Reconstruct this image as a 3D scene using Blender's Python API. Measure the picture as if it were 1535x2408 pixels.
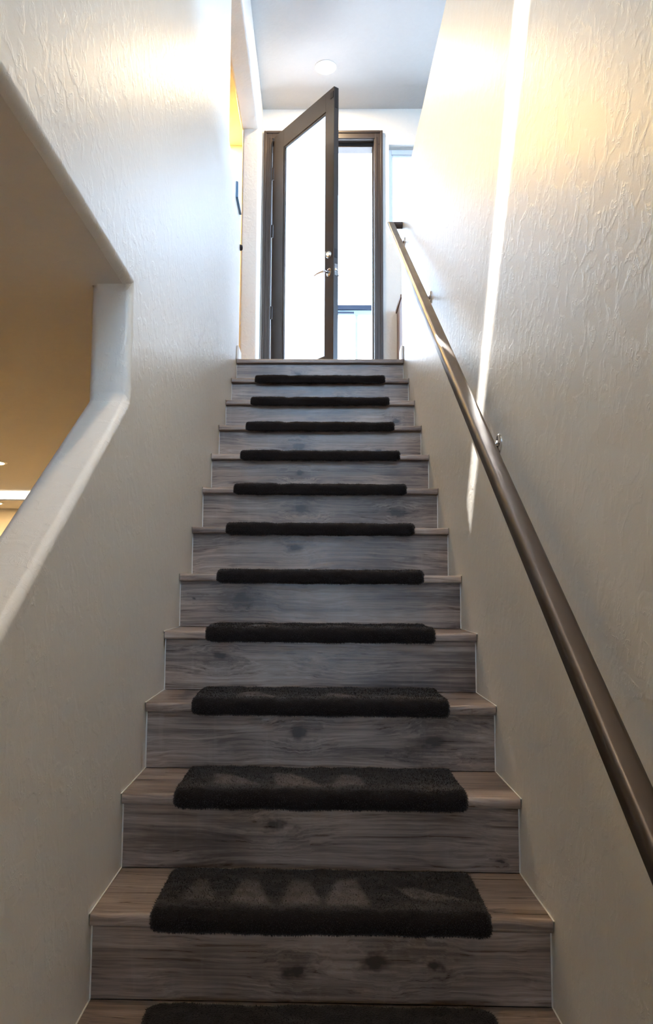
import bpy, bmesh, math, random
from mathutils import Vector, Matrix, noise

for o in list(bpy.data.objects):
    bpy.data.objects.remove(o, do_unlink=True)
S = bpy.context.scene
COL = S.collection

# ------------------------------------------------------------------ dimensions (metres)
RUN, RISE = 0.265, 0.1979
Y0, L = 4.7407, 2.7706            # nosing line and height of the upper landing
W2 = 0.531                        # half width of the stair
CEIL = L + 2.72                   # upper ceiling
LOWC = 2.178                      # lower storey ceiling
YD = 6.35                         # inner face of the entrance wall
NST = 14

# ------------------------------------------------------------------ camera
def set_camera():
    f, W = 1800.0, 1535.0
    p, y, r = [math.radians(a) for a in (5.381, -1.163, 0.431)]
    F = Vector((math.sin(y)*math.cos(p), math.cos(y)*math.cos(p), math.sin(p)))
    rt = Vector((math.cos(y), -math.sin(y), 0)); u = rt.cross(F)
    RT = rt*math.cos(r) + u*math.sin(r); UP = u*math.cos(r) - rt*math.sin(r)
    cam = bpy.data.cameras.new('camera'); o = bpy.data.objects.new('camera', cam); COL.objects.link(o)
    cam.sensor_fit = 'HORIZONTAL'; cam.sensor_width = 36; cam.lens = f/W*36
    cam.shift_x = (767.5-708.8)/W; cam.shift_y = -(1204-1202.3)/W
    cam.clip_start = 0.02
    m = Matrix((RT, UP, -F)).transposed().to_4x4(); m.translation = (-0.0126, 0, 1.3524)
    o.matrix_world = m
    S.camera = o
set_camera()

# ------------------------------------------------------------------ sky, sun, exposure
S.view_settings.view_transform = 'Standard'; S.view_settings.look = 'None'
S.view_settings.gamma = 1; S.view_settings.use_curve_mapping = False
S.view_settings.exposure = 1.70
C = S.cycles
C.use_denoising = True; C.adaptive_threshold = .12; C.adaptive_min_samples = 16
C.max_bounces = 7; C.diffuse_bounces = 4; C.glossy_bounces = 3; C.transmission_bounces = 4; C.transparent_max_bounces = 6
C.caustics_reflective = False; C.caustics_refractive = False
SUN_DIR = Vector((0.22, -0.54, -1.0))          # direction the light travels
w = bpy.data.worlds.new('sky'); S.world = w; w.use_nodes = True
bg = w.node_tree.nodes['Background']
bg.inputs[0].default_value = (0.50, 0.71, 1.0, 1); bg.inputs[1].default_value = 6.6
sl = bpy.data.lights.new('sun', 'SUN'); sl.energy = 24; sl.angle = math.radians(0.35); sl.color = (1, 0.97, 0.92)
so = bpy.data.objects.new('sun', sl); COL.objects.link(so); so.location = (0, 0, 12)
so.rotation_euler = SUN_DIR.to_track_quat('-Z', 'Y').to_euler()
LAMP_HALL, LAMP_STAIR, LAMP_LEFT, LAMP_LOWER = 250.0, 300.0, 520.0, 125.0
WARM = (1.0, 0.75, 0.46); WARMER = (1.0, 0.60, 0.17)

# ------------------------------------------------------------------ materials
class NT:
    def __init__(s, name):
        s.m = bpy.data.materials.new(name); s.m.use_nodes = True; s.t = s.m.node_tree; s.n = s.t.nodes
        s.b = s.n['Principled BSDF']; s.out = s.n['Material Output']
    def add(s, kind, **kw):
        n = s.n.new(kind)
        for k, v in kw.items(): setattr(n, k, v)
        return n
    def l(s, a, b): s.t.links.new(a, b)
    def math(s, op, a, b=None, c=None, clamp=False):
        n = s.add('ShaderNodeMath', operation=op, use_clamp=clamp)
        for i, v in enumerate((a, b, c)):
            if v is None: continue
            if isinstance(v, (int, float)): n.inputs[i].default_value = v
            else: s.l(v, n.inputs[i])
        return n.outputs[0]
    def vmath(s, op, a, b=None):
        n = s.add('ShaderNodeVectorMath', operation=op)
        for i, v in enumerate((a, b)):
            if v is None: continue
            if isinstance(v, tuple): n.inputs[i].default_value = v
            else: s.l(v, n.inputs[i])
        return n.outputs[1] if op in ('LENGTH', 'DISTANCE', 'DOT_PRODUCT') else n.outputs[0]
    def noise(s, vec, scale, detail=4, rough=.5, dist=0.0):
        n = s.add('ShaderNodeTexNoise'); n.inputs['Scale'].default_value = scale
        n.inputs['Detail'].default_value = detail; n.inputs['Roughness'].default_value = rough
        n.inputs['Distortion'].default_value = dist
        if vec is not None: s.l(vec, n.inputs['Vector'])
        return n.outputs['Fac']
    def ramp(s, fac, stops):
        n = s.add('ShaderNodeValToRGB'); e = n.color_ramp.elements
        while len(e) < len(stops): e.new(0.5)
        for i, (p, c) in enumerate(stops):
            e[i].position = p; e[i].color = (*c, 1) if len(c) == 3 else c
        s.l(fac, n.inputs[0]); return n.outputs[0]
    def mix(s, fac, a, b, blend='MIX'):
        n = s.add('ShaderNodeMix', data_type='RGBA', blend_type=blend)
        for i, v in ((0, fac), (6, a), (7, b)):
            if isinstance(v, (int, float)): n.inputs[i].default_value = v
            elif isinstance(v, tuple): n.inputs[i].default_value = (*v, 1)
            else: s.l(v, n.inputs[i])
        return n.outputs[2]
    def bump(s, h, strength, dist):
        n = s.add('ShaderNodeBump'); n.inputs['Strength'].default_value = strength
        n.inputs['Distance'].default_value = dist; s.l(h, n.inputs['Height'])
        s.l(n.outputs[0], s.b.inputs['Normal']); return n
    def set(s, color=None, rough=None, metal=None, spec=None, **kw):
        b = s.b.inputs
        if color is not None:
            if isinstance(color, tuple): b['Base Color'].default_value = (*color, 1)
            else: s.l(color, b['Base Color'])
        if rough is not None:
            if isinstance(rough, (int, float)): b['Roughness'].default_value = rough
            else: s.l(rough, b['Roughness'])
        if metal is not None: b['Metallic'].default_value = metal
        if spec is not None: b['Specular IOR Level'].default_value = spec
        for k, v in kw.items(): b[k.replace('_', ' ')].default_value = v
        return s.m

def mat_plaster(name, color, rough, relief=1.0):
    t = NT(name)
    g = t.add('ShaderNodeNewGeometry'); P = g.outputs['Position']
    n1 = t.noise(P, 22, 1, .5, .8)                     # knock-down islands
    isl = t.ramp(n1, [(.46, (0, 0, 0)), (.60, (1, 1, 1))])
    mp = t.vmath('MULTIPLY', P, (1, 1, .55))
    n2 = t.noise(mp, 40, 2, .5, 1.4)                    # trowelled ridges
    rid = t.math('ABSOLUTE', t.math('SUBTRACT', n2, .5))
    rid = t.math('SUBTRACT', 1.0, t.math('MULTIPLY', rid, 22.0, clamp=True))
    n3 = t.noise(P, 230, 1, .5)
    h = t.math('ADD', t.math('MULTIPLY', isl, .5), t.math('MULTIPLY', t.math('MULTIPLY', rid, isl), .55))
    h = t.math('ADD', h, t.math('MULTIPLY', n3, .16))
    col = t.mix(n1, tuple(c*.97 for c in color), tuple(min(1, c*1.02) for c in color))
    t.bump(h, .23*relief, .0035)
    rg = t.math('ADD', t.math('MULTIPLY', n3, .12), rough-.06)
    return t.set(col, rg, spec=.5)

def mat_wood():
    t = NT('laminate oak')
    tc = t.add('ShaderNodeTexCoord'); oi = t.add('ShaderNodeObjectInfo')
    P = tc.outputs['Object']
    off = t.vmath('MULTIPLY', oi.outputs['Random'], (37.0, 19.0, 11.0))
    Pn = t.vmath('ADD', P, off)
    wobv = t.vmath('MULTIPLY', t.vmath('SUBTRACT', t.add_noise_vec(Pn, 26), (.5, .5, .5)), (.050, 0, .032))
    # knots: object attributes give the knot centre (x, z) and size on each board; the grain flows round them
    warp = core = halo = None
    for nm in ('knot_a', 'knot_b', 'knot_c'):
        a = t.add('ShaderNodeAttribute', attribute_type='OBJECT', attribute_name=nm)
        sx = t.add('ShaderNodeSeparateXYZ'); t.l(a.outputs['Vector'], sx.inputs[0])
        c = t.add('ShaderNodeCombineXYZ'); t.l(sx.outputs[0], c.inputs[0]); t.l(sx.outputs[1], c.inputs[2])
        d0 = t.vmath('SUBTRACT', P, c.outputs[0])
        d = t.vmath('ADD', t.vmath('MULTIPLY', d0, (.60, 0, 1.0)), wobv)
        size = t.math('MAXIMUM', sx.outputs[2], .0005)
        r = t.math('DIVIDE', t.vmath('LENGTH', d), size); r2 = t.math('MULTIPLY', r, r)
        e1 = t.math('EXPONENT', t.math('MULTIPLY', r2, -.16))
        e2 = t.math('EXPONENT', t.math('MULTIPLY', r2, -2.2))
        sd = t.add('ShaderNodeSeparateXYZ'); t.l(d0, sd.inputs[0])
        w1 = t.math('MULTIPLY', t.math('MULTIPLY', sd.outputs[2], e1), -.85)
        warp = w1 if warp is None else t.math('ADD', warp, w1)
        core = e2 if core is None else t.math('MAXIMUM', core, e2)
        halo = e1 if halo is None else t.math('MAXIMUM', halo, e1)
    sway = t.noise(t.vmath('MULTIPLY', Pn, (1.5, 5, 5)), 1.0, 3, .5, .3)
    sw = t.math('ADD', t.math('MULTIPLY', t.math('SUBTRACT', sway, .5), .085), warp)
    cw = t.add('ShaderNodeCombineXYZ'); t.l(sw, cw.inputs[1]); t.l(sw, cw.inputs[2])
    Q = t.vmath('ADD', Pn, cw.outputs[0])
    lines = t.noise(t.vmath('MULTIPLY', Q, (1.6, 130, 130)), 1.0, 3, .62)
    broad = t.noise(t.vmath('MULTIPLY', Q, (.9, 22, 22)), 1.0, 3, .55)
    pores = t.noise(t.vmath('MULTIPLY', Q, (16, 480, 480)), 1.0, 3, .6)
    cloud = t.noise(t.vmath('MULTIPLY', Pn, (3.0, 6, 6)), 1.0, 3, .5)
    v = t.math('MULTIPLY', lines, .42)
    v = t.math('ADD', v, t.math('MULTIPLY', broad, .34))
    v = t.math('ADD', v, t.math('MULTIPLY', cloud, .34))
    v = t.math('ADD', v, t.math('MULTIPLY', pores, .14))
    v = t.math('SUBTRACT', v, t.math('MULTIPLY', core, .30))
    v = t.math('SUBTRACT', v, t.math('MULTIPLY', halo, .05))
    col = t.ramp(v, [(.44, (.040, .027, .022)), (.555, (.125, .088, .068)), (.65, (.235, .175, .138)), (.77, (.37, .29, .235))])
    # pale cross scratches of the sawn finish
    sc = t.noise(t.vmath('MULTIPLY', Pn, (30, 3, 3)), 1.0, 3, .6)
    sc = t.ramp(sc, [(.60, (0, 0, 0)), (.74, (1, 1, 1))])
    col = t.mix(t.math('MULTIPLY', sc, t.math('MULTIPLY', cloud, .22)), col, (.40, .34, .29))
    t.bump(t.math('ADD', t.math('MULTIPLY', lines, .6), t.math('MULTIPLY', pores, .6)), .22, .002)
    return t.set(col, t.math('MULTIPLY_ADD', lines, .22, .20), spec=.5)

def _nv(s, vec, scale):
    n = s.add('ShaderNodeTexNoise'); n.inputs['Scale'].default_value = scale; n.inputs['Detail'].default_value = 3
    s.l(vec, n.inputs['Vector']); return n.outputs['Color']
NT.add_noise_vec = _nv

def mat_mat():
    t = NT('dark brown fleece')
    a = t.add('ShaderNodeAttribute', attribute_type='GEOMETRY', attribute_name='nap')
    tc = t.add('ShaderNodeTexCoord')
    n = t.noise(tc.outputs['Object'], 260, 3, .6)
    dark = t.mix(n, (.0050, .0040, .0044), (.0125, .0095, .0095))
    lite = t.mix(n, (.070, .056, .052), (.115, .094, .086))
    col = t.mix(a.outputs['Fac'], dark, lite)
    t.bump(n, .6, .004)
    return t.set(col, .95, spec=.12, Sheen_Weight=.10, Sheen_Roughness=.5)

def mat_simple(name, color, rough=.5, metal=0.0, spec=.5, var=.12, scale=8, bump=0.0):
    t = NT(name); g = t.add('ShaderNodeTexCoord')
    n = t.noise(g.outputs['Object'], scale, 4)
    col = t.mix(n, tuple(c*(1-var) for c in color), tuple(min(1, c*(1+var)) for c in color))
    if bump: t.bump(t.noise(g.outputs['Object'], scale*30, 3), bump, .001)
    return t.set(col, t.math('MULTIPLY_ADD', n, .15, max(.02, rough-.075)), metal, spec)

def mat_emit(name, color, strength):
    t = NT(name); e = t.add('ShaderNodeEmission'); e.inputs[0].default_value = (*color, 1); e.inputs[1].default_value = strength
    t.l(e.outputs[0], t.out.inputs[0]); return t.m

def mat_obscure():
    t = NT('obscure door glass'); g = t.add('ShaderNodeTexCoord')
    n = t.noise(t.vmath('MULTIPLY', g.outputs['Object'], (40, 40, 9)), 1.0, 3, .6, .6)
    f = t.ramp(n, [(.30, (.80, .86, .92)), (.48, (1, 1, 1))])
    tr = t.add('ShaderNodeBsdfTranslucent'); t.l(f, tr.inputs[0])
    tp = t.add('ShaderNodeBsdfTransparent')
    gl = t.add('ShaderNodeBsdfGlossy'); gl.inputs['Roughness'].default_value = .12
    m1 = t.add('ShaderNodeMixShader'); m1.inputs[0].default_value = .06; t.l(tr.outputs[0], m1.inputs[1]); t.l(tp.outputs[0], m1.inputs[2])
    m2 = t.add('ShaderNodeMixShader'); m2.inputs[0].default_value = .05; t.l(m1.outputs[0], m2.inputs[1]); t.l(gl.outputs[0], m2.inputs[2])
    b = t.add('ShaderNodeBump'); b.inputs['Strength'].default_value = .3; b.inputs['Distance'].default_value = .003
    t.l(n, b.inputs['Height']); t.l(b.outputs[0], gl.inputs['Normal'])
    t.l(m2.outputs[0], t.out.inputs[0]); return t.m

def mat_clear():
    t = NT('clear window glass'); tp = t.add('ShaderNodeBsdfTransparent'); tp.inputs[0].default_value = (.95, .98, 1, 1)
    gl = t.add('ShaderNodeBsdfGlossy'); gl.inputs['Roughness'].default_value = .02
    fr = t.add('ShaderNodeFresnel'); fr.inputs[0].default_value = 1.35
    m = t.add('ShaderNodeMixShader'); t.l(fr.outputs[0], m.inputs[0]); t.l(tp.outputs[0], m.inputs[1]); t.l(gl.outputs[0], m.inputs[2])
    t.l(m.outputs[0], t.out.inputs[0]); return t.m

WALLC = (.70, .665, .60)
M = dict(
    wall=mat_plaster('cream textured plaster', WALLC, .42),
    ceil=mat_plaster('ceiling plaster', (.52, .51, .49), .62, .5),
    lowceil=mat_plaster('lower ceiling plaster', (.62, .57, .50), .55, .5),
    wood=mat_wood(), mat=mat_mat(),
    bronze=mat_simple('dark bronze door paint', (.036, .024, .017), .40, 0, .5, .10, 5, .03),
    rail=mat_simple('satin bronze rail paint', (.044, .029, .020), .38, .30, .5, .10, 10, .04),
    chrome=mat_simple('satin nickel', (.62, .60, .58), .20, 1.0, .5, .05, 20),
    black=mat_simple('black rubber', (.012, .012, .013), .6, 0, .4, .2, 30),
    hinge=mat_simple('oil rubbed hinge metal', (.035, .028, .024), .42, .6, .5, .1, 30),
    white=mat_simple('white painted trim', (.78, .77, .74), .35, 0, .5, .03, 5),
    vinyl=mat_simple('white vinyl window frame', (.80, .81, .82), .30, 0, .5, .02, 5),
    caulk=mat_simple('cream caulk', (.62, .59, .53), .55, 0, .4, .05, 60, .2),
    steel=mat_simple('slate blue gate steel', (.012, .020, .040), .40, .3, .5, .1, 12),
    palesteel=mat_simple('pale blue gate frame', (.16, .22, .31), .40, 0, .5, .05, 12),
    concrete=mat_simple('porch slate paving', (.11, .11, .115), .85, 0, .3, .15, 6, .3),
    cabinet=mat_simple('brown cabinet wood', (.17, .085, .050), .40, 0, .5, .2, 6, .1),
    carpet=mat_simple('cream carpet', (.62, .52, .38), .95, 0, .1, .1, 60, .4),  # pale covering put on unseen floors to bounce warm light upward
    panel=mat_simple('white plastic plate', (.80, .80, .80), .30, 0, .5, .02, 10),
    blueedge=mat_simple('blue plastic edge', (.05, .16, .30), .35, 0, .5, .1, 20),
    obscure=mat_obscure(), clear=mat_clear(),
)

# ------------------------------------------------------------------ mesh helpers
def tag(o, label=None, cat=None, group=None, kind=None):
    if label: o['label'] = label
    if cat: o['category'] = cat
    if group: o['group'] = group
    if kind: o['kind'] = kind
    return o

def empty(name, loc=(0, 0, 0)):
    o = bpy.data.objects.new(name, None); COL.objects.link(o); o.location = loc; o.empty_display_size = .1
    return o

def wloc(o):
    v = Vector((0, 0, 0))
    while o: v += o.location; o = o.parent
    return v

def obj(name, verts, faces, mat, parent=None, origin=None, smooth=False, bevel=0.0, seg=3, angle=35):
    """verts in world coordinates; the object's origin is put at `origin` (default: middle of its base)"""
    vs = [Vector(v) for v in verts]
    if origin is None:
        lo = [min(v[i] for v in vs) for i in range(3)]; hi = [max(v[i] for v in vs) for i in range(3)]
        origin = ((lo[0]+hi[0])/2, (lo[1]+hi[1])/2, lo[2])
    og = Vector(origin)
    me = bpy.data.meshes.new(name); me.from_pydata([v-og for v in vs], [], faces); me.update()
    bm = bmesh.new(); bm.from_mesh(me); bmesh.ops.recalc_face_normals(bm, faces=bm.faces); bm.to_mesh(me); bm.free()
    me.materials.append(M[mat] if isinstance(mat, str) else mat)
    o = bpy.data.objects.new(name, me); COL.objects.link(o)
    if parent: o.parent = parent; o.location = og - wloc(parent)
    else: o.location = og
    if bevel:
        b = o.modifiers.new('bevel', 'BEVEL'); b.width = bevel; b.segments = seg; b.limit_method = 'ANGLE'; b.angle_limit = math.radians(angle)
        smooth = True
        wn = o.modifiers.new('wn', 'WEIGHTED_NORMAL'); wn.keep_sharp = False
    if smooth:
        for p in me.polygons: p.use_smooth = True
    return o

BF = [(0, 1, 3, 2), (4, 6, 7, 5), (0, 4, 5, 1), (2, 3, 7, 6), (0, 2, 6, 4), (1, 5, 7, 3)]
def boxv(x0, x1, y0, y1, z0, z1):
    return [(x, y, z) for x in (x0, x1) for y in (y0, y1) for z in (z0, z1)]
def box(name, x0, x1, y0, y1, z0, z1, mat, parent=None, **kw):
    return obj(name, boxv(x0, x1, y0, y1, z0, z1), BF, mat, parent, **kw)
def boxes(name, lst, mat, parent=None, **kw):
    vs, fs = [], []
    for b in lst:
        n = len(vs); vs += boxv(*b); fs += [tuple(i+n for i in f) for f in BF]
    return obj(name, vs, fs, mat, parent, **kw)

def prism_x(name, poly, x0, x1, mat, parent=None, **kw):
    n = len(poly); vs = [(x0, y, z) for y, z in poly] + [(x1, y, z) for y, z in poly]
    fs = [tuple(range(n)), tuple(range(2*n-1, n-1, -1))] + [(i, (i+1) % n, n+(i+1) % n, n+i) for i in range(n)]
    return obj(name, vs, fs, mat, parent, **kw)

def tube(name, pts, rad, mat, parent=None, n=14, cap=True, **kw):
    pts = [Vector(p) for p in pts]; vs, fs = [], []
    rads = rad if isinstance(rad, (list, tuple)) else [rad]*len(pts)
    up = Vector((0, 0, 1))
    for i, p in enumerate(pts):
        d = (pts[min(i+1, len(pts)-1)] - pts[max(i-1, 0)]).normalized()
        a = d.cross(up if abs(d.z) < .9 else Vector((1, 0, 0))).normalized(); b = d.cross(a)
        for k in range(n):
            t = 2*math.pi*k/n; vs.append(p + (a*math.cos(t) + b*math.sin(t))*rads[i])
    for i in range(len(pts)-1):
        for k in range(n):
            fs.append((i*n+k, i*n+(k+1) % n, (i+1)*n+(k+1) % n, (i+1)*n+k))
    if cap: fs += [tuple(range(n)), tuple(range(len(vs)-n, len(vs)))]
    kw.setdefault('smooth', True)
    o = obj(name, vs, fs, mat, parent, **kw)
    sharp(o); return o

def sharp(o, ang=50):
    if not o.modifiers.get('wn'):
        try: o.data.set_sharp_from_angle(angle=math.radians(ang))
        except Exception: pass
    return o

def lathe(name, c, axis, prof, mat, parent=None, n=28, **kw):
    """prof: list of (distance along axis, radius)"""
    c = Vector(c); ax = Vector(axis).normalized()
    a = ax.cross(Vector((0, 0, 1)) if abs(ax.z) < .9 else Vector((1, 0, 0))).normalized(); b = ax.cross(a)
    vs, fs = [], []
    for h, r in prof:
        for k in range(n):
            t = 2*math.pi*k/n; vs.append(c + ax*h + (a*math.cos(t)+b*math.sin(t))*max(r, 1e-4))
    for i in range(len(prof)-1):
        for k in range(n): fs.append((i*n+k, i*n+(k+1) % n, (i+1)*n+(k+1) % n, (i+1)*n+k))
    fs += [tuple(range(n)), tuple(range(len(vs)-n, len(vs)))]
    return sharp(obj(name, vs, fs, mat, parent, smooth=True, **kw), 40)

def holed(name, axis, a0, a1, b0, b1, t0, t1, holes, mat, **kw):
    """slab in the (a,b) plane, thickness t0..t1 along `axis` (x, y or z), with rectangular holes (a0,a1,b0,b1)"""
    As = sorted({a0, a1, *[h[0] for h in holes], *[h[1] for h in holes]})
    Bs = sorted({b0, b1, *[h[2] for h in holes], *[h[3] for h in holes]})
    def solid(i, j):
        if i < 0 or j < 0 or i >= len(As)-1 or j >= len(Bs)-1: return False
        ca, cb = (As[i]+As[i+1])/2, (Bs[j]+Bs[j+1])/2
        return not any(h[0] < ca < h[1] and h[2] < cb < h[3] for h in holes)
    vs, idx, fs = [], {}, []
    def V(i, j, t):
        k = (i, j, t)
        if k not in idx:
            a, b, c = As[i], Bs[j], (t0, t1)[t]
            vs.append({'x': (c, a, b), 'y': (a, c, b), 'z': (a, b, c)}[axis]); idx[k] = len(vs)-1
        return idx[k]
    for i in range(len(As)-1):
        for j in range(len(Bs)-1):
            if not solid(i, j): continue
            for t in (0, 1): fs.append((V(i, j, t), V(i+1, j, t), V(i+1, j+1, t), V(i, j+1, t)))
            if not solid(i-1, j): fs.append((V(i, j, 0), V(i, j, 1), V(i, j+1, 1), V(i, j+1, 0)))
            if not solid(i+1, j): fs.append((V(i+1, j, 0), V(i+1, j, 1), V(i+1, j+1, 1), V(i+1, j+1, 0)))
            if not solid(i, j-1): fs.append((V(i, j, 0), V(i, j, 1), V(i+1, j, 1), V(i+1, j, 0)))
            if not solid(i, j+1): fs.append((V(i, j+1, 0), V(i, j+1, 1), V(i+1, j+1, 1), V(i+1, j+1, 0)))
    return obj(name, vs, fs, mat, **kw)

def struct(o, label, cat='wall'):
    return tag(o, label, cat, None, 'structure')

# ================================================================== THE SHELL
TL, TR = L+1.138, L+1.102           # tops of the two stub walls beside the landing
XB = -W2-0.115                      # back of the left stair wall
struct(prism_x('wall_left', [(1.0, 0), (4.905, 0), (4.905, TL), (4.20, TL), (4.20, CEIL), (-.6, CEIL), (-.6, LOWC),
                             (2.06, LOWC), (2.06, 1.855), (1.0, 1.080)], XB, -W2, 'wall', bevel=.020, seg=5),
       'cream textured stair wall on the left with a sloping open cut-out')
struct(prism_x('wall_right', [(-2.5, 0), (4.86, 0), (4.86, TR), (-2.5, TR)], W2, W2+.115, 'wall', bevel=.020, seg=5),
       'cream textured half wall behind the handrail on the right')
# entrance wall with the door and the side window
struct(holed('wall_front', 'y', -.646, 4.5, L-.3, CEIL, YD, YD+.15,
             [(-.43, .476, L, L+2.44), (.595, 1.25, L+1.50, L+2.392)], 'wall'),
       'cream entrance wall around the dark door')
# ceiling of the upper storey with a made-up slot shaped to throw the sun stripe
def ceiling_upper():
    hole = [(-.335, 4.910), (.175, 2.347), (.175, 2.055), (-.335, 4.863)]   # long tapering slot
    a0, a1, b0, b1 = -4.0, 4.6, -.7, 7.0
    o4 = [(-.45, 5.0), (.3, 5.0), (.3, 1.95), (-.45, 1.95)]
    c4 = [(a0, b1), (a1, b1), (a1, b0), (a0, b0)]
    vs = [(x, y, CEIL) for x, y in c4+o4+hole]
    fs = [(i, (i+1) % 4, 4+(i+1) % 4, 4+i) for i in range(4)] + [(4+i, 4+(i+1) % 4, 8+(i+1) % 4, 8+i) for i in range(4)]
    o = obj('ceiling', vs, fs, 'ceil', origin=(0, 3, CEIL))
    m = o.modifiers.new('s', 'SOLIDIFY'); m.thickness = .04; m.offset = -1 if o.data.polygons[0].normal.z > 0 else 1
    m.offset = 0
    o.location.z += .02
    return o
struct(ceiling_upper(), 'pale upper ceiling above the landing', 'ceiling')
# post and header of the opening left of the landing
struct(box('wall_post', XB, -.505, 6.0, YD+.15, L, L+2.36, 'wall', bevel=.018, seg=4), 'cream wall end standing left of the door frame')
struct(box('wall_header', XB-.012, -.505, 4.10, YD+.15, L+2.322, CEIL+.01, 'wall', bevel=.022, seg=4), 'cream header beam over the opening left of the landing')
# left upper room
struct(box('wall_left_room_far', -3.6, -.646, 6.9, 7.0, L-.2, CEIL, 'wall'), 'warm lit wall of the left upper room')
struct(box('wall_left_room_side', -3.7, -3.6, 2.0, 7.0, L-.2, CEIL, 'wall'), 'side wall of the left upper room')
struct(box('wall_left_room_near', -3.6, XB, 1.9, 2.0, L-.2, CEIL, 'wall'), 'near wall of the left upper room')
struct(box('wall_left_room_return', -.646, -.60, YD+.15, 6.95, L-.2, CEIL, 'wall'), 'short return wall of the left upper room')
# upper floors
struct(box('floor_landing', -.646, 4.5, Y0+.05, YD+.15, L-.25, L-.001, 'wood'), 'wood floor of the upper landing', 'floor')
struct(box('floor_right', W2+.115, 4.5, -.6, Y0+.05, L-.25, L-.001, 'wood'), 'wood floor of the upper right room', 'floor')
struct(box('floor_left', -3.7, -.646, 1.9, 7.0, LOWC+.08, L-.001, 'carpet'), 'cream floor of the upper left room, carpeted to bounce warm light up', 'floor')
# right room shell
struct(holed('wall_right_room', 'x', -.7, YD+.15, L-.25, CEIL, 4.5, 4.6, [(.4, 2.2, L+.7, L+2.2), (3.2, 5.4, L+.7, L+2.2)], 'wall'),
       'far wall of the right upper room with added windows')
struct(holed('wall_back', 'y', -.75, 4.6, LOWC, CEIL, -.72, -.6, [(-.46, .46, L+.35, L+2.40), (1.4, 3.4, L+.8, L+2.2)], 'wall'),
       'back wall over the foot of the stairs')
struct(box('sun_block_eave', -1.5, 5.4, -1.9, -.72, CEIL+.02, CEIL+.08, 'white'), 'unseen white eave added outside the back wall to block the sun', 'roof')  # unseen eave added to keep the sun out of the back window
# lower storey
struct(boxes('ceiling_lower', [(-6.0, XB+.001, -2.5, 8.7, LOWC, LOWC+.08), (XB-.05, -W2-.024, -.58, 2.058, LOWC-.0010, LOWC+.02)], 'lowceil'), 'lower storey ceiling seen through the cut-out', 'ceiling')
struct(box('ceiling_foot', XB+.001, W2, -2.5, -.6, LOWC, LOWC+.08, 'lowceil'), 'low ceiling behind the foot of the stairs', 'ceiling')
struct(box('floor', -6.0, W2+.115, -2.5, 8.7, -.06, 0, 'carpet'), 'unseen lower storey floor, carpeted pale to bounce light up', 'floor')
struct(box('wall_lower_far', -6.0, XB, 8.66, 8.76, 0, LOWC, 'wall'), 'far wall of the lower room', )
struct(box('wall_lower_side', -6.1, -6.0, -2.5, 8.7, 0, LOWC, 'wall'), 'side wall of the lower room')
struct(holed('wall_lower_back', 'y', -6.0, W2+.1, 0, LOWC, -2.6, -2.5, [(-.32, .34, 1.00, 1.85)], 'wall'), 'back wall of the lower room with an added window')
struct(box('wall_lower_right', W2, W2+.115, 4.862, YD, 0, L-.26, 'wall'), 'unseen wall added under the right room to stop a light leak')  # added to stop daylight leaking in below the landing
struct(box('wall_lower_front', XB, W2+.115, YD, YD+.15, 0, L-.25, 'wall'), 'unseen wall added under the entrance to stop a light leak')  # unseen wall, put in to close off stray light behind the risers
struct(box('wall_lower_stair', XB, XB+.05, 4.86, 8.7, 0, LOWC, 'wall'), 'lower room wall behind the stairs')

# baseboard ends where the stub walls meet the landing
for side, nm in ((-1, 'left'), (1, 'right')):
    e = empty('baseboard_'+nm, (side*W2, 4.81, L))
    tag(e, 'white baseboard end on the %s wall at the top step' % nm, 'baseboard', None, 'structure')
    x0, x1 = sorted((side*W2, side*(W2-.014)))
    ye = 4.906 if side < 0 else 4.861
    box('board', x0, x1, Y0+.012, ye+.013, L, L+.092, 'white', e, bevel=.005)
    x0, x1 = sorted((side*(W2-.014), side*(W2+.125)))
    box('end_board', x0, x1, ye, ye+.014, L, L+.092, 'white', e, bevel=.005)
    st = lathe('door_stop', (side*(W2-.020), ye+.0145, L+.028), (0, 1, 0), [(0, .009), (.012, .009), (.016, .006), (.05, .006), (.052, .016), (.066, .016), (.070, .012)], 'black')
    tag(st, 'small black rubber door stop on the %s baseboard end' % nm, 'door stop', 'door stops at the top step')

# ================================================================== STAIRCASE
KN = {0: [(-.13, .02, .012)], 1: [(.13, .0, .014)], 2: [(.42, .0, .014)], 3: [(-.11, .0, .020), (.30, -.02, .012)], 4: [(-.10, .02, .018)],
      5: [(-.085, .02, .021), (.36, .0, .018)], 6: [(-.10, .03, .018)], 7: [(-.30, .02, .014), (-.47, .02, .008)], 8: [(-.34, .03, .016)],
      9: [(-.06, .02, .020), (.35, .0, .026)], 10: [(-.12, .03, .020), (.475, -.055, .005)],
      11: [(.13, .005, .022), (-.055, -.02, .018), (.26, .0, .013)], 12: [(-.2, 0, .02)], 13: [(.2, 0, .02)]}
stair = empty('staircase', (0, (Y0+Y0-RUN*13)/2, 0))
tag(stair, 'straight flight of grey brown wood steps climbing to the door', 'staircase')
def setknots(o, ks):
    for i, nm in enumerate(('knot_a', 'knot_b', 'knot_c')):
        o[nm] = [float(v) for v in (ks[i] if i < len(ks) else (9.0, 9.0, .001))]
OV, TH = .026, .028
XI = W2-.003
riser_me = tread_me = nose_me = None
def share(name, me, loc, parent):
    o = bpy.data.objects.new(name, me); COL.objects.link(o); o.parent = parent; o.location = Vector(loc)-wloc(parent); return o
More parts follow.
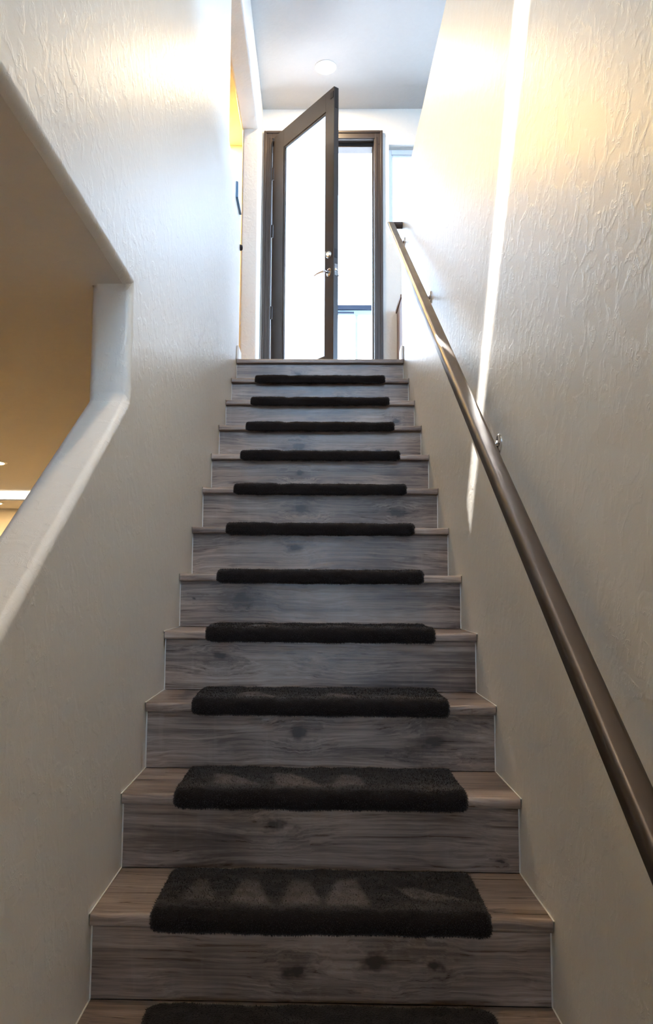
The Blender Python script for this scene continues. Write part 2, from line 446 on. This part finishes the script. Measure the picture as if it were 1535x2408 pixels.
def nose_mesh():
    # rounded nosing moulding: front at y=0, back at .062, top z=0
    pr = [(.062, 0), (.010, 0)]
    for k in range(1, 8):
        a = math.pi/2 + k*(math.pi/2)/8*1.0
        pr.append((.010+.010*math.cos(a), -.010+.010*math.sin(a)))
    pr += [(0, -.010), (0, -.021)]
    for k in range(1, 5):
        a = math.pi + k*(math.pi/2)/5
        pr.append((.007+.007*math.cos(a), -.021+.007*math.sin(a)))
    pr += [(.007, -.028), (.026, -.028), (.026, -.014), (.062, -.014)]
    o = prism_x('nosing', pr, -XI, XI, 'wood', origin=(0, 0, 0)); me = o.data; bpy.data.objects.remove(o)
    for p in me.polygons: p.use_smooth = True
    try: me.set_sharp_from_angle(angle=math.radians(40))
    except Exception: pass
    return me
nose_me = nose_mesh()
rr = RISE-TH
o = box('riser', -XI, XI, 0, .014, -rr/2+.001, rr/2-.0005, 'wood', origin=(0, 0, 0)); riser_me = o.data; bpy.data.objects.remove(o)
o = box('tread', -XI, XI, .0635, RUN+OV-.001, -.016, -.0008, 'wood', origin=(0, .15, 0)); tread_me = o.data; bpy.data.objects.remove(o)
rng = random.Random(4)
for k in range(NST):
    y, z = Y0-RUN*k, L-RISE*k
    r = share('riser', riser_me, (0, y+OV, z-TH-rr/2), stair); setknots(r, KN.get(k, []))
    n = share('nosing', nose_me, (0, y, z), stair); setknots(n, [])
    if k:
        t = share('tread', tread_me, (0, y+.15, z), stair); setknots(t, [(rng.uniform(-.5, .5), .0, .012)] if k % 2 else [])
    # caulk beads against both walls
    for s in (-1, 1):
        xa, xb = sorted((s*(W2-.0004), s*(W2-.0036)))
        boxes('caulk_bead', [(xa, xb, y+OV-.003, y+OV+.001, z-RISE, z-TH), (xa, xb, y-.002, y+RUN+OV, z-.001, z+.001)], 'caulk', stair)

# ================================================================== STEP MATS
XM0, XM1 = -.388, .388
def mat_variant(seed, patches):
    rg = random.Random(seed)
    # inner (touching) and outer profile curves, y from the nosing front (+ towards the riser), z from the tread top
    D = .252
    prof = []
    def add(iy, iz, oy, oz): prof.append(((iy, iz), (oy, oz)))
    add(D, .0015, D+.004, .004); add(D-.003, .0015, D+.002, .013)
    n = 26
    for i in range(n+1):
        t = i/n; y = (D-.010)*(1-t)+.004*t
        add(y, .0015, y, .0175)
    for i in range(1, 10):
        a = math.pi/2 + i*(math.pi/2)/9
        add(-.0015+.003*(1-i/9), .0015-.004*(i/9), .004+.0245*math.cos(a), -.007+.0245*math.sin(a))
    for i in range(1, 8):
        t = i/7; add(-.0015, -.0025-.020*t, -.0205+.001*t, -.007-.017*t)
    for i in range(1, 7):
        a = math.pi + i*(math.pi*.62)/6
        add(-.0015, -.0225-.003*i/6, -.0085+.011*math.cos(a), -.024+.009*math.sin(a))
    nv, nu = len(prof), 150
    R = .030
    xs = []
    for i in range(nu+1):
        t = i/nu; xs.append(XM0 + (XM1-XM0)*(0.5-0.5*math.cos(math.pi*t))*.35 + (XM1-XM0)*t*.65)
    def napv(x, y):
        v = 0.0
        for (px, py, w_, h_, lean, amp) in patches:
            u = (y-py)/h_                                   # 0 near the front, 1 at the back
            if -.25 < u < 1.15:
                cx = px + lean*u; half = w_*(1-.55*max(0, min(1, u)))
                e = (half-abs(x-cx))/.012 + .5
                f = max(0, min(1, e))*max(0, min(1, (1.12-u)/.18))*max(0, min(1, (u+.25)/.25))
                v = max(v, f*amp)
        band = math.exp(-((y-.035)/.022)**2)*max(0, .16+.35*noise.noise((x*5+seed, 3.1, 0)))   # brushed front ridge
        return min(1, v*(.8+.4*noise.noise((x*40, y*40, seed))) + band)
    V, F, nap = [], [], []
    for i, x in enumerate(xs):
        e = min(x-XM0, XM1-x); s = math.sqrt(max(0, 1-(1-min(e, R)/R)**2)) if e < R else 1.0
        st = max(.10, min(1, math.sqrt(max(0, 1-(1-min(e, .012)/.012)**2)) if e < .012 else 1))
        for j, ((iy, iz), (oy, oz)) in enumerate(prof):
            py = iy+(oy-iy)*st; pz = iz+(oz-iz)*st
            if py > .12: py = .12+(py-.12)*(1-(R*(1-s))/(D-.12))
            if pz < -.006: pz = -.006+(pz+.006)*(1-.45*(1-s))
            nz = noise.fractal(Vector((x*26+seed*7, py*34, pz*34)), 1.0, 2.0, 3)
            lump = noise.noise(Vector((x*9, py*9, seed)))
            k = (.0030*nz + .0042*lump)*st
            dv = Vector((0, oy-iy, oz-iz)); dv = dv.normalized() if dv.length > 1e-6 else Vector((0, 0, 1))
            V.append((x, py+dv.y*k, max(pz+dv.z*k, -.044))); nap.append(napv(x, py) if pz > -.004 else 0.0)
    for i in range(nu):
        for j in range(nv-1): F.append((i*nv+j, (i+1)*nv+j, (i+1)*nv+j+1, i*nv+j+1))
    base = len(V)
    inner = [(iy, iz) for (iy, iz), _ in prof]
    for x in (XM0, XM1):
        for iy, iz in inner: V.append((x, iy, iz)); nap.append(0.0)
    for j in range(nv-1):
        F.append((base+j, j, j+1, base+j+1))
        F.append((base+nv+j, nu*nv+j, nu*nv+j+1, base+nv+j+1))
        F.append((base+j, base+nv+j, base+nv+j+1, base+j+1))
    me = bpy.data.meshes.new('step_mat'); me.from_pydata(V, [], F); me.update()
    bm = bmesh.new(); bm.from_mesh(me); bmesh.ops.recalc_face_normals(bm, faces=bm.faces); bm.to_mesh(me); bm.free()
    a = me.attributes.new('nap', 'FLOAT', 'POINT'); a.data.foreach_set('value', nap)
    me.materials.append(M['mat'])
    for p in me.polygons: p.use_smooth = True
    # the pile: short fibres standing on the surface
    FV, FF, FN = [], [], []
    Vv = [Vector(v) for v in V]
    for _ in range(15000):
        i = rg.randrange(nu); j = rg.randrange(nv-1)
        q = [Vv[i*nv+j], Vv[(i+1)*nv+j], Vv[(i+1)*nv+j+1], Vv[i*nv+j+1]]
        a_, b_ = rg.random(), rg.random()
        p = (q[0]*(1-a_)+q[1]*a_)*(1-b_) + (q[3]*(1-a_)+q[2]*a_)*b_
        nn = (q[1]-q[0]).cross(q[3]-q[0])
        if nn.length < 1e-12: continue
        nn.normalize()
        cy_ = Vector((p.x, .13, -.02)) if p.y > .03 else Vector((p.x, .012, -.012))
        if nn.dot(p-cy_) < 0: nn = -nn
        lean = Vector((noise.noise(p*30+Vector((seed, 0, 0))), noise.noise(p*30+Vector((0, seed, 5)))-.3, -.25))
        d = (nn*.75 + lean*.8 + Vector((rg.gauss(0, .25), rg.gauss(0, .25), rg.gauss(0, .2)))).normalized()
        ln = rg.uniform(.003, .006); wd = rg.uniform(.0005, .0011)
        side = d.cross(Vector((rg.gauss(0, 1), rg.gauss(0, 1), rg.gauss(0, 1)))).normalized()*wd
        tip = p+d*ln
        if tip.y > .262: continue
        if tip.y > .02 and tip.z < .003: continue
        if tip.z < -.048: continue
        m0 = len(FV); FV += [p-side-nn*.001, p+side-nn*.001, tip]; FF.append((m0, m0+1, m0+2))
        nvv = nap[i*nv+j]; FN += [nvv, nvv, min(1, nvv+.06)]
    pm = bpy.data.meshes.new('pile'); pm.from_pydata(FV, [], FF); pm.update()
    a = pm.attributes.new('nap', 'FLOAT', 'POINT'); a.data.foreach_set('value', FN); pm.materials.append(M['mat'])
    return me, pm

# brushed patches: (x, y front, half width, length, lean, amount)
VA = mat_variant(1, [(-.285, .050, .040, .115, -.012, .45), (-.165, .045, .044, .120, -.010, .75), (-.045, .048, .046, .120, -.006, .75), (.065, .048, .052, .125, .0, .95), (.275, .075, .062, .055, -.06, .75)])
VB = mat_variant(2, [(-.23, .055, .058, .095, -.045, .95), (-.055, .048, .062, .105, -.05, .95), (.075, .052, .046, .110, .01, .9), (.0, .045, .10, .025, 0, .5)])
VC = mat_variant(3, [(-.20, .040, .060, .075, -.02, .8), (.06, .045, .046, .070, -.01, .8), (.22, .04, .07, .03, 0, .4)])
VD = mat_variant(5, [])
ORD = {1: 'first', 2: 'second', 3: 'third', 4: 'fourth', 5: 'fifth', 6: 'sixth', 7: 'seventh', 8: 'eighth', 9: 'ninth', 10: 'tenth', 11: 'eleventh', 12: 'twelfth'}
for k in range(1, 13):
    me, pm = {11: VA, 10: VB, 9: VC, 8: VC}.get(k, VD)
    o = bpy.data.objects.new('step_mat', me); COL.objects.link(o); o.location = (0, Y0-RUN*k, L-RISE*k)
    lab = {12: 'dark brown fleece mat cut off by the bottom picture edge, lowest of the step mats',
           11: 'dark brown fleece step mat with five brushed light patches, second mat from the bottom',
           10: 'dark brown fleece step mat with three pale triangular brush marks, third mat from the bottom',
           9: 'dark brown fleece step mat with thin pale marks, fourth mat from the bottom'}.get(
           k, 'dark brown fleece mat wrapped over the step edge, %s mat from the top' % ORD[k])
    tag(o, lab, 'mat', 'fleece mats on the steps')
    p = bpy.data.objects.new('pile', pm); COL.objects.link(p); p.parent = o; p['kind'] = 'stuff'

# ================================================================== HANDRAIL
RX = W2-.075
def rz(y): return 1.6535+.724*(y-2.0)
RW, RH = .0236, .0206
def rail():
    root = empty('handrail', (RX, 2.8, rz(2.8)))
    tag(root, 'bronze painted metal handrail sloping along the right wall', 'handrail')
    d = Vector((0, 1, .724)).normalized(); nrm = Vector((0, -.724, 1)).normalized()
    pr = []
    r = .012
    for cx, cz, a0 in ((RW-r, RH-r, 0), (-RW+r, RH-r, 90), (-RW+r, -RH+r, 180), (RW-r, -RH+r, 270)):
        for k in range(6):
            a = math.radians(a0+k*18); pr.append((cx+r*math.cos(a), cz+r*math.sin(a)))
    n = len(pr)
    YA, YB = .78, 4.79
    def ring(y, mitre):
        out = []
        for px, pz in pr:
            p = Vector((RX+px, y, rz(y))) + nrm*pz
            p += d*(mitre*px)                       # 45 degree mitre towards the wall
            out.append(p)
        return out
    R0, R1 = ring(YA, 1), ring(YB, -1)
    fs = [(i, (i+1) % n, n+(i+1) % n, n+i) for i in range(n)] + [tuple(range(n)), tuple(range(n, 2*n))]
    sharp(obj('rail', R0+R1, fs, 'rail', root, smooth=True), 40)
    for y, m in ((YA, 1), (YB, -1)):
        A = ring(y, m)
        B = [Vector((W2-.0005, (p-d*(m*(p.x-RX))).y, (p-d*(m*(p.x-RX))).z)) for p in A]
        B = []
        for (px, pz) in pr:
            q = Vector((W2-.0005, y, rz(y))) + nrm*pz + d*(m*px)
            B.append(q)
        sharp(obj('wall_return', A+B, fs, 'rail', root, smooth=True), 40)
    for y in (4.66, 3.60, 2.27, 1.05):
        zc = rz(y)-.078
        br = lathe('bracket', (W2, y, zc), (-1, 0, 0), [(0, .031), (.003, .031), (.006, .027), (.007, .012), (.012, .010)], 'chrome', root)
        tube('arm', [(W2-.008, y, zc), (W2-.045, y, zc-.004), (W2-.066, y, zc+.012), (RX, y, zc+.032), (RX, y, rz(y)-.026)], [.0075, .0075, .007, .007, .007], 'chrome', br, n=12)
        c = Vector((RX, y, rz(y)))-nrm*(RH+.0025)
        vs = [c+Vector((sx*.012, 0, 0))+d*(sy*.032)+nrm*sz for sx in (-1, 1) for sy in (-1, 1) for sz in (-.0025, .002)]
        obj('saddle', vs, BF, 'chrome', br)
        for a in (.018, -.018):
            lathe('screw', (W2-.003, y+a, zc+a*.4), (-1, 0, 0), [(0, .004), (.003, .004), (.004, .002)], 'chrome', br, n=10)
    return root
rail()

# ================================================================== ENTRANCE DOOR
H = Vector((-.402, 6.300)); DD = Vector((.593, -.805)).normalized(); DN = Vector((DD.y, -DD.x))   # interior normal
def dp(t, w_, z): p = H+DD*t-DN*w_; return (p.x, p.y, L+z)
def dbox(name, t0, t1, w0, w1, z0, z1, mat, parent, **kw):
    return obj(name, [dp(t, w_, z) for t in (t0, t1) for w_ in (w0, w1) for z in (z0, z1)], BF, mat, parent, **kw)
door = empty('door_1', (H.x, H.y, L)); tag(door, 'dark bronze glazed entrance door standing half open', 'door', None, 'structure')
DL, DH = .850, 2.432
dbox('stile', 0, .150, 0, .045, .012, DH, 'bronze', door, bevel=.002)
dbox('stile', .742, DL, 0, .045, .012, DH, 'bronze', door, bevel=.002)
dbox('top_rail', .150, .742, 0, .045, 2.275, DH, 'bronze', door, bevel=.002)
dbox('bottom_rail', .150, .742, 0, .045, .012, .30, 'bronze', door, bevel=.002)
dbox('glazing_bead', .150, .163, .006, .039, .30, 2.275, 'bronze', door, bevel=.003)
dbox('glazing_bead', .729, .742, .006, .039, .30, 2.275, 'bronze', door, bevel=.003)
dbox('glazing_bead', .163, .729, .006, .039, 2.262, 2.275, 'bronze', door, bevel=.003)
dbox('glazing_bead', .163, .729, .006, .039, .30, .313, 'bronze', door, bevel=.003)
tag(dbox('glass_pane', .160, .732, .020, .025, .31, 2.265, 'obscure', door), 'bright obscure glass pane')
# top corner guide and edge hardware
dbox('corner_bracket', .806, .846, -.006, 0, 2.345, 2.395, 'hinge', door, bevel=.002)
dbox('flush_bolt', DL, DL+.003, .010, .034, 2.26, 2.42, 'hinge', door)
lt = dbox('latch_plate', DL, DL+.0025, .010, .036, .915, 1.005, 'chrome', door)
dbox('latch_bolt', DL+.002, DL+.013, .016, .030, .950, .970, 'chrome', lt, bevel=.003)
lt = dbox('latch_plate', DL, DL+.0025, .010, .036, 1.055, 1.125, 'hinge', door)
# deadbolt and lever on both faces
for face in (1, -1):
    ax = (DN.x*face, DN.y*face, 0); w0 = 0 if face == 1 else .045
    c = dp(.795, w0, 1.090)
    db = lathe('deadbolt', c, ax, [(0, .031), (.004, .031), (.016, .024), (.019, .021), (.019, .010)], 'chrome', door)
    cc = Vector(c)+Vector(ax)*.019
    if face == 1:
        vs = [cc+Vector(ax)*h+Vector((DD.x, DD.y, 0))*a*.005+Vector((0, 0, 1))*b*.017 for h in (0, .016) for a in (-1, 1) for b in (-1, 1)]
        obj('thumb_turn', vs, BF, 'chrome', db, bevel=.002)
    c = dp(.793, w0, .952)
    lv = lathe('lever_handle', c, ax, [(0, .032), (.004, .032), (.009, .026), (.010, .012), (.040, .0105)], 'chrome', door)
    A = Vector(ax); D3 = Vector((DD.x, DD.y, 0)); c = Vector(c)
    tube('lever_arm', [c+A*.034, c+A*.046-D3*.006, c+A*.050-D3*.030, c+A*.049-D3*.075+Vector((0, 0, .004)), c+A*.052-D3*.118], [.0095, .010, .0085, .0075, .0060], 'chrome', lv, n=12)
# hinges
for z in (2.10, 1.585, .865, .16):
    kn = tube('hinge', [dp(-.007, -.004, z-.055), dp(-.007, -.004, z+.055)], .0075, 'hinge', door, n=12)
    dbox('hinge_leaf', -.001, .0005, .002, .036, z-.05, z+.05, 'hinge', kn)

fr = empty('trim_1', (.02, YD, L)); tag(fr, 'dark bronze door frame around the entrance', 'door frame', None, 'structure')
box('jamb', -.430, -.418, YD-.012, YD+.15, L, L+2.44, 'bronze', fr, bevel=.002)
box('jamb', .466, .478, YD-.012, YD+.15, L, L+2.44, 'bronze', fr, bevel=.002)
box('head_jamb', -.43, .478, YD-.012, YD+.15, L+2.436, L+2.448, 'bronze', fr, bevel=.002)
for x0, x1, s in ((-.492, -.424, -1), (.472, .540, 1)):
    box('casing', x0, x1, YD-.020, YD, L, L+2.507, 'bronze', fr, bevel=.003)
    xa, xb = (x0, x0+.022) if s < 0 else (x1-.022, x1)
    box('casing_edge', xa, xb, YD-.030, YD-.0195, L, L+2.507, 'bronze', fr, bevel=.004)
    xa, xb = (x1-.020, x1) if s < 0 else (x0, x0+.020)
    box('casing_bead', xa, xb, YD-.025, YD-.0195, L, L+2.45, 'bronze', fr, bevel=.003)
box('head_casing', -.424, .472, YD-.0202, YD, L+2.440, L+2.507, 'bronze', fr, bevel=.003)
box('casing_edge', -.470, .518, YD-.030, YD-.0195, L+2.485, L+2.507, 'bronze', fr, bevel=.004)
box('door_stop_strip', .4535, .4665, YD+.050, YD+.15, L, L+2.4365, 'hinge', fr)
box('door_stop_strip', -.4185, -.405, YD+.050, YD+.15, L, L+2.4365, 'hinge', fr)
box('door_stop_strip', -.405, .4535, YD+.050, YD+.15, L+2.400, L+2.4365, 'hinge', fr)
box('threshold', -.418, .466, YD-.01, YD+.16, L-.0005, L+.012, 'hinge', fr)
sp = box('strike_plate', .4648, .4662, YD+.008, YD+.036, L+1.055, L+1.125, 'chrome', fr)
sp = box('strike_plate', .4648, .4662, YD+.008, YD+.036, L+.915, L+.985, 'chrome', fr)
lathe('frame_screw', (.505, YD-.020, L+2.385), (0, -1, 0), [(0, .006), (.002, .006), (.003, .003)], 'black', fr, n=12)

# side window
wn = empty('window_1', (.92, YD+.1, L+1.5)); tag(wn, 'narrow bright window beside the door, partly behind the half wall', 'window', None, 'structure')
for b in ((.595, .625, L+1.5, L+2.392), (1.22, 1.25, L+1.5, L+2.392), (.625, 1.22, L+2.350, L+2.392), (.625, 1.22, L+1.5, L+1.542)):
    box('window_frame', b[0], b[1], YD+.085, YD+.145, b[2], b[3], 'vinyl', wn, bevel=.003)
for b in ((.625, .637, L+1.542, L+2.35), (1.208, 1.22, L+1.542, L+2.35), (.637, 1.208, L+2.332, L+2.35), (.637, 1.208, L+1.542, L+1.56)):
    box('sash', b[0], b[1], YD+.100, YD+.135, b[2], b[3], 'vinyl', wn, bevel=.003)
box('pane', .636, 1.209, YD+.115, YD+.120, L+1.559, L+2.333, 'clear', wn)
box('window_sill', .595, 1.25, YD+.0, YD+.085, L+1.4995, L+1.508, 'white', wn)
n = 2  # remaining windows are unseen, added to let daylight in
for (ax, a0, a1, b0, b1, c) in (('x', .4, 2.2, L+.7, L+2.2, 4.55), ('x', 3.2, 5.4, L+.7, L+2.2, 4.55), ('y', -.46, .46, L+.35, L+2.40, -.66), ('y', 1.4, 3.4, L+.8, L+2.2, -.66), ('y', -.32, .34, 1.00, 1.85, -2.55)):
    mk = (lambda a, b, d_, e, t0, t1: (t0, t1, a, b, d_, e)) if ax == 'x' else (lambda a, b, d_, e, t0, t1: (a, b, t0, t1, d_, e))
    wn = empty('window_%d' % n, mk((a0+a1)/2, 0, b0, 0, c, 0)[0:1] + ((a0+a1)/2 if ax == 'x' else c, b0) if False else ((c, (a0+a1)/2, b0) if ax == 'x' else ((a0+a1)/2, c, b0)))
    tag(wn, ('white framed window added for daylight in the right upper room, %s one' % ('nearer' if n == 2 else 'farther')) if ax == 'x' else {4: 'tall window added for daylight high above the foot of the stairs', 5: 'wide window added for daylight in the back wall of the right upper room'}.get(n, 'small window added for daylight behind the foot of the stairs'), 'window', None, 'structure')
    for r_ in ((a0, a0+.04, b0, b1), (a1-.04, a1, b0, b1), (a0+.04, a1-.04, b1-.04, b1), (a0+.04, a1-.04, b0, b0+.04), ((a0+a1)/2-.018, (a0+a1)/2+.018, b0+.04, b1-.04)):
        box('window_frame', *mk(*r_, c-.025, c+.025), 'vinyl', wn)
    for p0, p1 in ((a0+.04, (a0+a1)/2-.018), ((a0+a1)/2+.018, a1-.04)):
        box('pane', *mk(p0, p1, b0+.04, b1-.04, c-.003, c+.003), 'clear', wn)
    n += 1

# ================================================================== OUTSIDE THE DOOR
struct(box('porch_floor', -4, 5, YD+.15, 14, L-.2, L-.02, 'concrete'), 'dark slate porch paving outside the door', 'ground')
struct(box('porch_ceiling', -1.8, 2.4, YD+.15, 8.0, L+2.80, L+2.9, 'white'), 'white porch soffit above the door', 'ceiling')  # outer depth is added to keep direct sun off the landing
gate = empty('courtyard_gate', (.425, 8.5, L)); tag(gate, 'glazed courtyard gate with dark top rail seen through the open door', 'gate')
box('top_rail', -.75, 1.60, 8.46, 8.54, L+1.685, L+1.742, 'steel', gate, bevel=.006)
box('cross_rail', -.75, 1.60, 8.475, 8.525, L+1.630, L+1.684, 'palesteel', gate, bevel=.004)
for x in (-.735, -.15, .425, 1.0, 1.585):
    box('mullion', x-.014, x+.014, 8.48, 8.52, L-.02, L+1.64, 'palesteel', gate, bevel=.004)
for x in (-.735, -.15, .425, 1.0):
    box('gate_pane', x+.014, x+.571, 8.496, 8.504, L+.10, L+1.64, 'obscure', gate)
box('bottom_rail', -.75, 1.60, 8.475, 8.525, L+.0, L+.10, 'palesteel', gate, bevel=.004)
box('drop_bar', -.10, .395, 8.44, 8.472, L+1.632, L+1.655, 'steel', gate, bevel=.003)

# ================================================================== LAMPS
def downlight(x, y, z, r, color, power, label, group=None, name='ceiling_light'):
    e = empty(name, (x, y, z)); tag(e, label, 'light', group)
    lathe('trim_ring', (x, y, z), (0, 0, -1), [(0, r*1.28), (.004, r*1.28), (.008, r*1.10), (.006, r*1.0), (.001, r*.98)], 'white', e, n=40)
    lathe('lens', (x, y, z-.0065), (0, 0, -1), [(0, r*.99), (.002, r*.97)], mat_emit('lit lens', color, power), e, n=40)
    return e
downlight(.037, 5.80, CEIL, .068, WARM, LAMP_HALL, 'bright round recessed ceiling light above the open door')
downlight(-.08, 1.50, CEIL, .075, WARM, LAMP_STAIR, 'round recessed ceiling light above the middle of the stairs')
downlight(-1.05, 6.60, CEIL, .075, WARMER, LAMP_LEFT, 'round recessed ceiling light in the left upper room')
for i, (x, y) in enumerate(((-2.275, 5.24), (-3.43, 8.0), (-4.2, 5.24))):  # third lamp is added out of view for more warm light
    downlight(x, y, LOWC, .075, (1.0, .64, .27), LAMP_LOWER, ['glowing round recessed light in the lower room ceiling, nearer one seen through the cut-out',
              'glowing round recessed light in the lower room ceiling, farther one near the orange wall',
              'added recessed light out of view in the lower room'][i])
e = empty('ceiling_glow_band', (-3.5, 7.2, LOWC)); tag(e, 'long glowing white band on the lower room ceiling', 'light')  # glowing panel drawn for the bright band on the ceiling
box('glow_panel', -5.2, -2.55, 6.95, 7.45, LOWC-.02, LOWC-.001, mat_emit('lit diffuser', (1, .93, .75), 2.2), e, bevel=.006)
box('end_rail', -5.2, -2.55, 7.45, 7.475, LOWC-.030, LOWC-.001, 'bronze', e)

downlight(-.15, -1.30, LOWC, .075, WARM, 60.0, 'unseen recessed light added behind the foot of the stairs')  # lamp added behind the camera to brighten the lower walls

# ================================================================== SMALL THINGS
e = empty('wall_panel', (-W2, 4.70, L+1.0)); tag(e, 'thin white control plate with blue edge at the end of the left wall', 'control panel')
box('plate', -W2, -W2+.012, 4.58, 4.80, L+.985, L+1.09, 'panel', e, bevel=.003)
box('edge_strip', -W2, -W2+.014, 4.575, 4.580, L+.985, L+1.09, 'blueedge', e)
box('lower_strip', -W2, -W2+.014, 4.580, 4.80, L+.982, L+.985, 'blueedge', e)
o = lathe('door_bumper', (-W2-.002, 4.868, L+.79), (1, 0, 0), [(0, .020), (.010, .020), (.018, .015), (.020, .006)], 'black')
tag(o, 'small black round bumper on the end of the left stub wall', 'bumper')
# cabinet against the entrance wall, glimpsed past the right stub wall
e = empty('side_cabinet', (.90, 6.15, L)); tag(e, 'brown wooden side cabinet glimpsed beyond the end of the right wall', 'cabinet')
box('body', .655, 1.20, 5.98, 6.33, L+.05, L+.87, 'cabinet', e, bevel=.004)
box('top', .645, 1.21, 5.97, 6.335, L+.87, L+.90, 'cabinet', e, bevel=.004)
for x in (.67, 1.16):
    for y in (5.995, 6.29): box('leg', x, x+.03, y, y+.03, L, L+.05, 'cabinet', e)
for x in (.665, .930):
    d_ = box('door', x, x+.258, 5.968, 5.98, L+.07, L+.85, 'cabinet', e, bevel=.003)
    lathe('knob', (x+(.235 if x < .8 else .022), 5.968, L+.5), (0, -1, 0), [(0, .006), (.012, .006), (.016, .012), (.024, .010)], 'chrome', d_, n=16)
